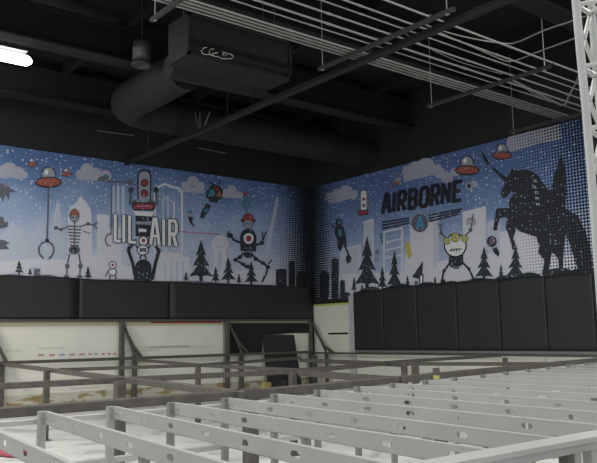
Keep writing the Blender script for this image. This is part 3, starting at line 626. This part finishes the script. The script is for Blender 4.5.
# conduits resting on the struts
CN = [(8.33, .015), (8.42, .016), (8.51, .016), (8.60, .016), (8.93, .011), (9.10, .017), (9.36, .015), (9.62, .011), (9.80, .014), (10.12, .016)]
CL = ('lowest pipe of the tight bundle of four', 'second pipe of the tight bundle of four', 'third pipe of the tight bundle of four', 'uppermost pipe of the tight bundle of four', 'thin single pipe just above the tight bundle',
      'thick single pipe above the tight bundle', 'single pipe in the middle of the loose pipes', 'thin pipe among the loose upper pipes', 'last but one of the loose upper pipes', 'topmost of the loose upper pipes')
for (x, r), lab in zip(CN, CL):
    t = thing('conduit', 'grey steel conduit, '+lab, 'conduit', (x, -7, 5.96), 'steel conduits running to the right wall')
    zz = 5.957+r; ya = -13.8
    mb = MB(); mb.tube([(x, ya, zz), (x, -4.6, zz), (x+.01, -2, zz), (x, -.01, zz)], r, 8); mb.build('pipe', M_conduit, t)
    for y in (-7.6, -4.6, -1.7):
        yy = y+((x*37) % 1)*.6; mb = MB(); mb.tube([(x, yy-.04, zz), (x, yy+.04, zz)], r*1.35, 8); mb.build('coupling', M_conduit, t)
    for y in (-9.29, -6.2, -3.2, -.28):
        mb = MB(); mb.box((x-r*1.25, y-.02, 5.956), (x+r*1.25, y+.02, 5.957+2*r+.008)); mb.build('clamp', M_strut, t)
# sagging cables
def cable(px, z, r, lab, m=M_cable):
    P = [hit(x, y, 2, z) for x, y in px]; Q = []
    if px[-1][0] > 600: P.append(P[-1]+(P[-1]-P[-2])*.6+Vector((0, 0, .5))); P.append(Vector((P[-1].x+.2, P[-1].y, 7.69)))
    for i in range(len(P)-1):
        p0 = P[max(0, i-1)]; p1 = P[i]; p2 = P[i+1]; p3 = P[min(len(P)-1, i+2)]
        for k in range(6):
            u = k/6; Q.append(.5*((2*p1)+(-p0+p2)*u+(2*p0-5*p1+4*p2-p3)*u*u+(-p0+3*p1-3*p2+p3)*u**3))
    Q.append(P[-1]); mb = MB(); mb.tube(Q, r*.8, 6); return tag(mb.build('cable', m), lab, 'cable', 'loose cables above the conduits')
cable([(424, 24), (443, 31), (470, 38), (505, 43.5), (520, 41), (545, 30), (580, 18), (640, -6)], 6.05, .014, 'upper pale cable dipping above the conduits then rising right')
cable([(424, 24), (445, 35), (480, 50), (503, 60), (515, 60.5), (540, 51), (580, 36), (640, 10)], 6.12, .014, 'lower pale cable dipping above the conduits then rising right')
cable([(404, 33), (425, 46), (455, 60), (480, 68), (502, 74)], 6.045, .009, 'thin dotted-looking cable looping among the loose conduits', M_conduit)
cable([(512, 79), (525, 88), (540, 97), (560, 104)], 6.0, .009, 'thin cable sagging beside the bent conduit', M_conduit)
# bent conduit near truss
P = [hit(512, 80, 2, 6.04), hit(545, 97, 2, 6.04), hit(561, 105, 2, 6.04)]; e = P[-1]
q = hit(585, 64, 2, 6.35)
mb = MB(); mb.tube([P[0], P[1], P[2], hit(565.5, 104.3, 2, 6.1), hit(568, 98, 2, 6.25), q, Vector((q.x, q.y, 7.69))], .022, 8)
tag(mb.build('bent_conduit', M_conduit), 'grey conduit turning upward behind the white truss', 'conduit')
# wires, and pale dashes painted as glints on strut edges near left mural
t = thing('hanger_wire', 'bundle of thin hanger wires fanning above the long strut', 'wire', (4, -6, 6))
for a, b_ in (((195, 113), (199, 129)), ((200, 112), (200, 129)), ((210, 112), (203, 129)), ((207, 120), (203, 129))):
    p = hit(b_[0], b_[1], 1, -5.95); q = hit(a[0], a[1], 1, -5.95); mb = MB(); mb.tube([p, q], .007, 5); mb.build('wire', M_cable, t)
for a, b_, lab in (((97, 130.7), (134, 135.5), 'thin pale dashed strip for a strut glint just above the left mural'), ((198, 148), (227, 153.5), 'faint dashed strip for a strut glint right of the long strut end')):
    p = hit(*a, 0, .02); q = hit(*b_, 0, .02); mb = MB(); n = 18
    for i in range(n):
        u0 = i/n; u1 = (i+.55)/n; mb.bar(p.lerp(q, u0), p.lerp(q, u1), .014, .014)
    mb.bar(p+Vector((0, 0, .01)), q+Vector((0, 0, .01)), .014, .008)
    tag(mb.build('dashed_glint', M_cable), lab, 'strip')

# ------------------------------------------------------------------ steel frames
ZD = 1.14
def D(x, y, z=ZD): return hit(x, y, 2, z)
# posts with gussets against the left wall
def wall_post(px, lab, gx, gy, sx):
    y = yL(px); t = thing('wall_post', lab, 'post', (.16, y, 0), 'braced posts along the left wall')
    mb = MB(); mb.bar((.16, y, 0), (.16, y, 2.0), .11, .11, top=False); mb.build('upright', M_dark, t)
    y2 = yL(sx); mb = MB(); mb.bar((.16, y2, 0), (.16, y2, 1.22), .10, .10, top=False); mb.build('short_post', M_dark, t)
    y3 = yL(gx); P = [(.16, y+.03, 1.98), (.16, y+(y3-y)*.3, 1.66), (.16, y+(y3-y)*.62, 1.38), (.16, y3, 1.16)]
    mb = MB()
    for a, b_ in zip(P, P[1:]): mb.bar(a, b_, .05, .07, top=False)
    mb.bar(P[0], (.16, y2, 1.2), .04, .06, top=False); mb.build('gusset', M_dark, t)
    return t
wall_post(119, 'braced dark post between the left white boards', 138.5, 358, 132)
wall_post(224, 'braced dark post where the red line ends', 245, 355, 238)
t = thing('wall_post', 'braced dark post at the wall corner', 'post', (.2, -.2, 0), 'braced posts along the left wall')
a = hit(310.5, 322, 1, -.2); a2 = hit(310.5, 322, 1, -.2); mb = MB(); mb.bar((a.x, -.2, 0), (a.x, -.2, 2.0), .10, .10, top=False); mb.build('upright', M_dark, t)
g = [hit(x, y, 1, -.2) for x, y in ((313, 323), (318, 335), (324, 346), (334, 353.5))]; mb = MB()
for k in range(3): mb.bar(g[k], g[k+1], .05, .07, top=False)
e_ = hit(326.5, 353, 1, -.2); mb.bar(g[1], e_, .04, .05, top=False); mb.build('gusset', M_dark, t)
mb = MB(); mb.bar((e_.x, -.2, 0), (e_.x, -.2, e_.z), .09, .09, top=False); mb.build('short_post', M_dark, t)
mb = MB(); q_ = hit(314.5, 358, 1, -.33); mb.bar((q_.x, -.33, 0), (q_.x, -.33, 1.05), .13, .1, top=False); mb.build('short_post', M_dark, t)
y = yL(-12); t = thing('wall_post', 'dark brace reaching in at the far left edge', 'post', (.16, y, 0), 'braced posts along the left wall')
mb = MB(); mb.bar((.16, y, 0), (.16, y, 2.0), .11, .11, top=False); mb.build('upright', M_dark, t)
mb = MB(); mb.bar((.16, y+.03, 1.98), (.16, yL(-3), 1.45), .05, .07, top=False); mb.bar((.16, yL(-3), 1.45), (.16, yL(5), 1.14), .05, .07, top=False); mb.build('gusset', M_dark, t)
mb = MB(); mb.bar((.16, yL(1), 0), (.16, yL(1), 1.14), .09, .09, top=False); mb.build('short_post', M_dark, t)

# dark walkway frame in deck plane
t = thing('walkway_frame', 'dark steel walkway frame of crossing rails in front of the white boards', 'frame', (6, -7, 0))
def rail(a, b_, w=.06, h=.07, z=ZD, ext=0):
    p = D(*a, z); q = D(*b_, z)
    for v in (p, q): v.x = max(v.x, .23)
    mb = MB(); mb.bar(p, q, w, h); return mb.build('rail', M_dark, t)
mb = MB(); mb.bar((.26, -13.5, 1.17), (.26, -.3, 1.17), .06, .07); mb.build('rail', M_dark, t)
mb = MB(); mb.bar((.36, -.25, 1.13), (12, -.25, 1.13), .05, .05); mb.build('rail', M_dark, t)
rail((0, 362.3), (247, 391), .07, .07)
mb = MB(); p = D(0, 362.3); mb.bar((p.x if p.x > .2 else .26, p.y, ZD), (.26, p.y-2, ZD), .06, .06); 
rail((-30, 384.5), (300, 368.5), .07, .07, ZD-.003); rail((300, 368.5), (400, 360), .07, .07, ZD-.003); rail((400, 360), (500, 354), .06, .06, ZD-.003)
rail((59, 368), (200, 363.5), .05, .06, ZD-.006); rail((200, 363.5), (300, 356.5), .05, .06, ZD-.006)
rail((136, 358.5), (200, 363.5), .05, .06, ZD-.009); rail((200, 363.5), (300, 368.5), .06, .06, ZD-.009); rail((300, 370), (404, 377), .07, .08, ZD-.009)
rail((300, 358.2), (400, 362), .06, .08, ZD-.012); rail((400, 362), (552, 362), .06, .06, ZD-.012)
for (x, y, s) in ((47, 368.5, .09), (120, 378, .12), (198, 364.5, .08), (404, 361.5, .09), (415, 362.5, .10), (505, 356, .08), (292.5, 369.5, .09)):
    p = D(x, y); p.x = max(p.x, .3); mb = MB(); mb.bar((p.x, p.y, 0), (p.x, p.y, ZD-.03), s, s, top=False); mb.box((p.x-s*.9, p.y-s*.9, 0), (p.x+s*.9, p.y+s*.9, .012)); mb.build('post', M_dark, t)

# thick dark edge beam
t = thing('edge_beam', 'thick dark rusty beam bordering the grey joist platform', 'beam', (11.1, -9, 0))
mb = MB(); mb.bar((11.20, -14.0, ZD), (11.12, -10.02, ZD), .09, .075); mb.build('beam_length', M_dark, t)
mb = MB(); mb.bar((11.17, -10.02, ZD), (9.75, -1.4, ZD), .09, .075); mb.build('beam_length', M_dark, t)
mb = MB(); mb.bar((9.75, -1.4, ZD), (9.6, -.3, ZD), .09, .075); mb.build('beam_length', M_dark, t)
col = D(246.5, 391)
for (p, s, lab) in ((Vector((11.14, -10.0, 0)), .115, 'thick dark column under the bend of the edge beam'), ):
    mb = MB(); mb.bar((p.x, p.y, 0), (p.x, p.y, ZD-.05), s, s, top=False); mb.box((p.x-s, p.y-s, 0), (p.x+s, p.y+s, .015)); mb.box((p.x-s*.62, p.y-s*.62, ZD-.09), (p.x+s*.62, p.y+s*.62, ZD+.006))
    mb.build('column', M_dark, t)
p = D(436.5, 379)
mb = MB(); mb.box((p.x-.022, p.y-.022, ZD), (p.x+.022, p.y+.022, ZD+.04)); ob = mb.build('stub_base', M_yellow, t); ob['label'] = 'yellow taped foot'
mb = MB(); mb.box((p.x-.025, p.y-.025, ZD+.04), (p.x+.025, p.y+.025, ZD+.11)); mb.build('stub_post', M_dark, t)['label'] = 'short dark post stub'

# ---- grey joist platform
PF = thing('joist_platform', 'grey steel platform frame of parallel punched joists on thin posts', 'platform', (13, -9, 0))
def joist(p, q, h=.082, fl=.022, name='joist'):
    """C-channel p->q (top edge line) with elongated punched holes in the web"""
    p = Vector(p); q = Vector(q); L = (q-p).length; d = (q-p)/L; sd = Vector((-d.y, d.x, 0)).normalized()
    if sd.y < 0: sd = -sd                                # flanges point away from the camera
    mb = MB(); th = .004
    def P(s, z, o=0): return p+d*s+sd*o+Vector((0, 0, z))
    hw, hh = .038, .0145; zc_ = -h*.5; cuts = []; s = .13+random.random()*.1
    while s < L-.12: cuts.append(s); s += .40+random.random()*.08
    def quadbox(s0, s1, z0, z1, o0, o1, mi=0):
        vs = [P(a, z, o) for o in (o0, o1) for z in (z0, z1) for a in (s0, s1)]
        mb.add(vs, [(0, 1, 3, 2), (4, 6, 7, 5), (0, 4, 5, 1), (2, 3, 7, 6), (0, 2, 6, 4), (1, 5, 7, 3)], mi)
    last = 0
    for c_ in cuts:
        quadbox(last, c_-hw, -h, 0, 0, th); quadbox(c_-hw, c_+hw, -h, zc_-hh, 0, th); quadbox(c_-hw, c_+hw, zc_+hh, 0, 0, th)
        for s0, s1 in ((-hw, -hw+.012), (hw, hw-.012)):   # rounded corners of the slot
            for sg in (-1, 1):
                a = [P(c_+s0, zc_+sg*hh, o) for o in (0, th)]; b2 = [P(c_+s1, zc_+sg*hh, o) for o in (0, th)]; c2 = [P(c_+s0, zc_+sg*.004, o) for o in (0, th)]
                mb.add([a[0], b2[0], c2[0], a[1], b2[1], c2[1]], [(0, 1, 2), (3, 5, 4), (1, 4, 5, 2), (0, 3, 4, 1), (0, 2, 5, 3)], 0)
        last = c_+hw
    quadbox(last, L, -h, 0, 0, th)
    quadbox(0, L, -.004, .001, -.001, fl, 1); quadbox(0, L, -h, -h+.004, 0, fl, 0)
    quadbox(0, L, -.013, -.004, fl-.003, fl, 0)
    for s in (.03, .08):                                  # end bolts
        mb.tube([P(s, zc_, -.008), P(s, zc_, 0)], .008, 6)
    return mb.build(name, [M_joist, M_flange], PF)
JS = [(45, 411.4), (113.4, 406.5), (174, 402.6), (228, 398), (277, 394), (320, 390), (360, 386.5), (395, 383.5), (428, 380), (457, 377.2), (485, 374.8), (508, 371.8), (530, 369.2), (550, 367), (570, 364.8), (588, 362.8)]
JE = [(200, 456.1), (370, 460), (500, 451.7), (556, 438), (597, 424.8), (597, 412), (597, 402), (597, 394.3), (597, 388), (597, 382.6), (597, 378.3), (597, 374.7), (597, 371.7), (597, 369), (597, 366), (597, 363.4)]
XE = 14.72
JO = [((11.74, -12.53, ZD), (XE, -12.83, ZD))]
st = D(0, 432.4); en = D(65, 461.3); d = (en-st); a0 = en-d*((en.x-11.72)/d.x); a1 = en+d*((XE-en.x)/d.x); JO = [(a0, a1)]
JO.append((a0+Vector((0, -.52, 0)), a1+Vector((0, -.55, 0))))
for a, b_ in zip(JS, JE):
    p = D(*a); q = D(*b_); d = q-p; q2 = p+d*((XE-p.x)/d.x); JO.append((p, q2))
for i, (p, q) in enumerate(JO):
    joist(p, q)
    # edge post at joist start, intermediate and outer posts
    mb = MB(); mb.bar((p.x-.03, p.y-.01, 0), (p.x-.03, p.y-.01, ZD), .048, .048, top=False); mb.box((p.x-.06, p.y-.05, 0), (p.x+.01, p.y+.03, .01)); mb.build('post', M_joist if i < 4 else M_post, PF)  # posts further in take the darker steel, painted as their shade
    if i % 2 == 0:
        m_ = p.lerp(q, .55); mb = MB(); mb.bar((m_.x, m_.y+.03, 0), (m_.x, m_.y+.03, ZD-.082), .045, .045, top=False); mb.build('post', M_post, PF)
def pbar(name, p, q, w, h, m=M_joist):
    mb = MB(); mb.bar(p, q, w, h); return mb.build(name, m, PF)
# ledger running beside the dark edge beam, lower cross tube, outer beam
edge = [p for p, q in JO]
edge = sorted(edge, key=lambda v: v.y)
pa = edge[0]; pm = edge[6]; pz = edge[-1]
pbar('ledger', (pa.x-.12, -14.0, ZD-.05), (pm.x-.10, pm.y, ZD-.05), .04, .035, M_flange); pbar('ledger', (pm.x-.10, pm.y, ZD-.05), (pz.x-.12, pz.y+.2, ZD-.05), .04, .035, M_flange)
for k in range(len(edge)-1): pass
p = D(60, 463, .62); q = D(360, 427, .62); dd = (q-p); pbar('cross_tube', p-dd*.6, q+dd*1.2, .05, .05, M_flange)
mb = MB(); mb.box((XE, -14.3, ZD-.012), (XE+.115, -1.0, ZD+.008), 1); mb.box((XE+.015, -14.3, ZD-.045), (XE+.11, -1.0, ZD-.012), 0); mb.build('outer_beam', [M_joist, M_flange], PF)
for px, dk in ((566, 1), (573, 0), (590, 0)):
    r_ = ray(px, 452); tt = (XE+.08-CAM.x)/r_.x; y = CAM.y+r_.y*tt
    mb = MB(); mb.bar((XE+.08, y, 0), (XE+.08, y, ZD-.045), .05, .05, top=False); mb.build('post', M_dark if dk else M_joist, PF)
# dark column standing within the platform
cc = D(438.5, 386)
t = thing('steel_column', 'thick dark column standing under the joists below the yellow stub', 'column', (cc.x, cc.y, 0))
mb = MB(); mb.bar((cc.x, cc.y, 0), (cc.x, cc.y, ZD-.11), .10, .10, top=False); mb.build('shaft', M_dark, t)
mb = MB(); mb.box((cc.x-.1, cc.y-.1, 0), (cc.x+.1, cc.y+.1, .015)); mb.build('base_plate', M_dark, t)

# ------------------------------------------------------------------ white lattice truss at the right edge
t = thing('lattice_truss', 'white painted lattice truss tower leaning in at the right edge', 'truss', (15, -9, 0))
def TP(px, py, d): return CAM+ray(px, py)*d
dT = 2.75
def chord(pts, d, r=.026, n='chord'):
    P = [TP(x, y, d) for x, y in pts]
    mb = MB(); mb.tube(P, r, 10); return mb.build(n, M_white, t), P
c1 = [(537, -300), (571, -40), (575.8, 0), (580.2, 50), (586, 110), (592.5, 190), (600, 290), (608, 400), (616, 520)]
c2 = [(566, -300), (588, -40), (591, 0), (593.3, 30), (595.5, 60), (600, 110), (608, 200), (617, 310), (626, 420), (633, 520)]
c3 = [(580, -300), (603, -40), (606, 0), (610, 50), (616, 110), (622, 190), (630, 290), (638, 400), (645, 500)]
def ground(pts, d):
    q = TP(*pts[-1], d); return q
for pts, d in ((c1, dT), (c2, dT+.32), (c3, dT+.06)):
    P = [TP(x, y, d) for x, y in pts]; dn = (P[-1]-P[-2]).normalized(); P[-1] = P[-2]+dn*((0-P[-2].z)/dn.z); mb = MB(); mb.tube(P, .0155, 10); mb.build('chord', M_white, t)
def on(pts, d, y):
    for (x0, y0), (x1, y1) in zip(pts, pts[1:]):
        if y0 <= y <= y1: u = (y-y0)/(y1-y0); return TP(x0+(x1-x0)*u, y, d)
def brace(a, ya, b_, yb, r=.0095):
    ds = {1: (c1, dT), 2: (c2, dT+.32), 3: (c3, dT+.06)}
    e0, e1 = on(*ds[a], ya), on(*ds[b_], yb)
    if e0 is None or e1 is None: return
    mb = MB(); mb.tube([e0, e1], r, 8); mb.build('brace', M_white, t)
for k in range(-5, 7):
    y0 = 5+k*62
    brace(1, y0, 2, y0+10); brace(1, y0, 3, y0-6); brace(2, y0+10, 3, y0-6)
    brace(1, y0+20, 2, y0+66); brace(2, y0+66, 1, y0+110) 
mb = MB()
ft = [TP(x, y, d) for (x, y), d in ((c1[-2], dT), (c2[-2], dT+.32), (c3[-2], dT+.06))]
cxx = sum(v.x for v in ft)/3; cyy = sum(v.y for v in ft)/3
mb.box((cxx-.2, cyy-.2, 0), (cxx+.2, cyy+.2, .02)); mb.build('base_plate', M_white, t)

# ------------------------------------------------------------------ loose things
# leaning dark panel by the left wall
def lean(v): return max(.09, .12+.45*(1.68-v.z)/1.6)
C4 = []
for (x, y), xx in (((262, 334.5), .12), ((293, 335), .12), ((302, 390), .24), ((269, 390), .24)): C4.append(hit(x, y, 0, xx))
for v in C4[2:]: v.z = .0
n_ = (C4[1]-C4[0]).cross(C4[3]-C4[0]).normalized(); n_ = n_ if n_.x < 0 else -n_
b4 = [v+n_*-.05 for v in C4]
zmin = min(v.z for v in C4+b4)
for v in C4+b4: v.z -= min(0, zmin)
mb = MB(); mb.add(C4+b4, [(0, 1, 2, 3), (7, 6, 5, 4), (0, 4, 5, 1), (1, 5, 6, 2), (2, 6, 7, 3), (3, 7, 4, 0)])
tag(mb.build('leaning_panel', M_pad), 'loose black padded panel leaning against the left wall boards', 'panel')
def lump(name, c, s, m, lab, cat, seed, sub=3):
    rnd = random.Random(seed); bm = bmesh.new(); bmesh.ops.create_icosphere(bm, subdivisions=sub, radius=1)
    for v in bm.verts:
        k = 1+.18*math.sin(v.co.x*5+seed)*math.cos(v.co.y*4+seed*2)+.08*rnd.random(); v.co = Vector((v.co.x*s[0]*k, v.co.y*s[1]*k, max(-.8, v.co.z)*s[2]*k))
    mz = min(v.co.z for v in bm.verts)
    for v in bm.verts: v.co.z -= mz
    me = bpy.data.meshes.new(name); bm.to_mesh(me); bm.free(); me.materials.append(m)
    for p in me.polygons: p.use_smooth = True
    o = bpy.data.objects.new(name, me); COL.objects.link(o); o.location = c; return tag(o, lab, cat)
lump('rubbish_bag', (.95, yL(262)-.0, 0), (.12, .13, .28), M_cord, 'black crumpled bag at the foot of the leaning panel', 'bag', 3)
mb = MB()
for k, (dy, zz, sz, rz) in enumerate(((0, 0, .3, .2), (.12, 0, .42, -.3), (-.22, 0, .16, .5))):
    p = Vector((.5, yL(252)+dy, zz)); d_ = Vector((math.sin(rz)*.05, math.cos(rz)*.12, 0)); mb.bar(p-d_+Vector((0, 0, sz)), p+d_+Vector((0, 0, sz*.9)), .1, sz*.9)
tag(mb.build('foam_offcut', M_foam), 'yellow foam offcuts heaped left of the leaning panel', 'foam')
# red webbing pile with black cord at the lower left, on the floor
base = hit(11, 456, 2, 0.0)
side = RT.copy(); side.z = 0; side.normalize(); dep = FW.copy(); dep.z = 0; dep.normalize()
mb = MB(); rnd = random.Random(4)
for k in range(9):
    P = []
    for i in range(9):
        a = i/8; P.append(base+side*(-.25+.42*a+.03*rnd.random())+dep*(-.12+.03*k+.05*math.sin(a*6+k))+Vector((0, 0, .03+.018*(k % 4)*(1-a)+.02*abs(math.sin(a*5+k)))))
    mb.tube(P, .024, 7)
tp = thing('webbing_pile', 'red webbing bundle with a black cord on the floor at lower left', 'webbing', base); mb.build('webbing', M_rope, tp)
mb = MB(); P = [base+side*(.16+.09*math.sin(a*.6))+dep*(-.25+.06*a)+Vector((0, 0, .03+.03*math.sin(a))) for a in range(8)]; mb.tube(P, .009, 6); mb.build('cord', M_cord, tp)['label'] = 'black cord'
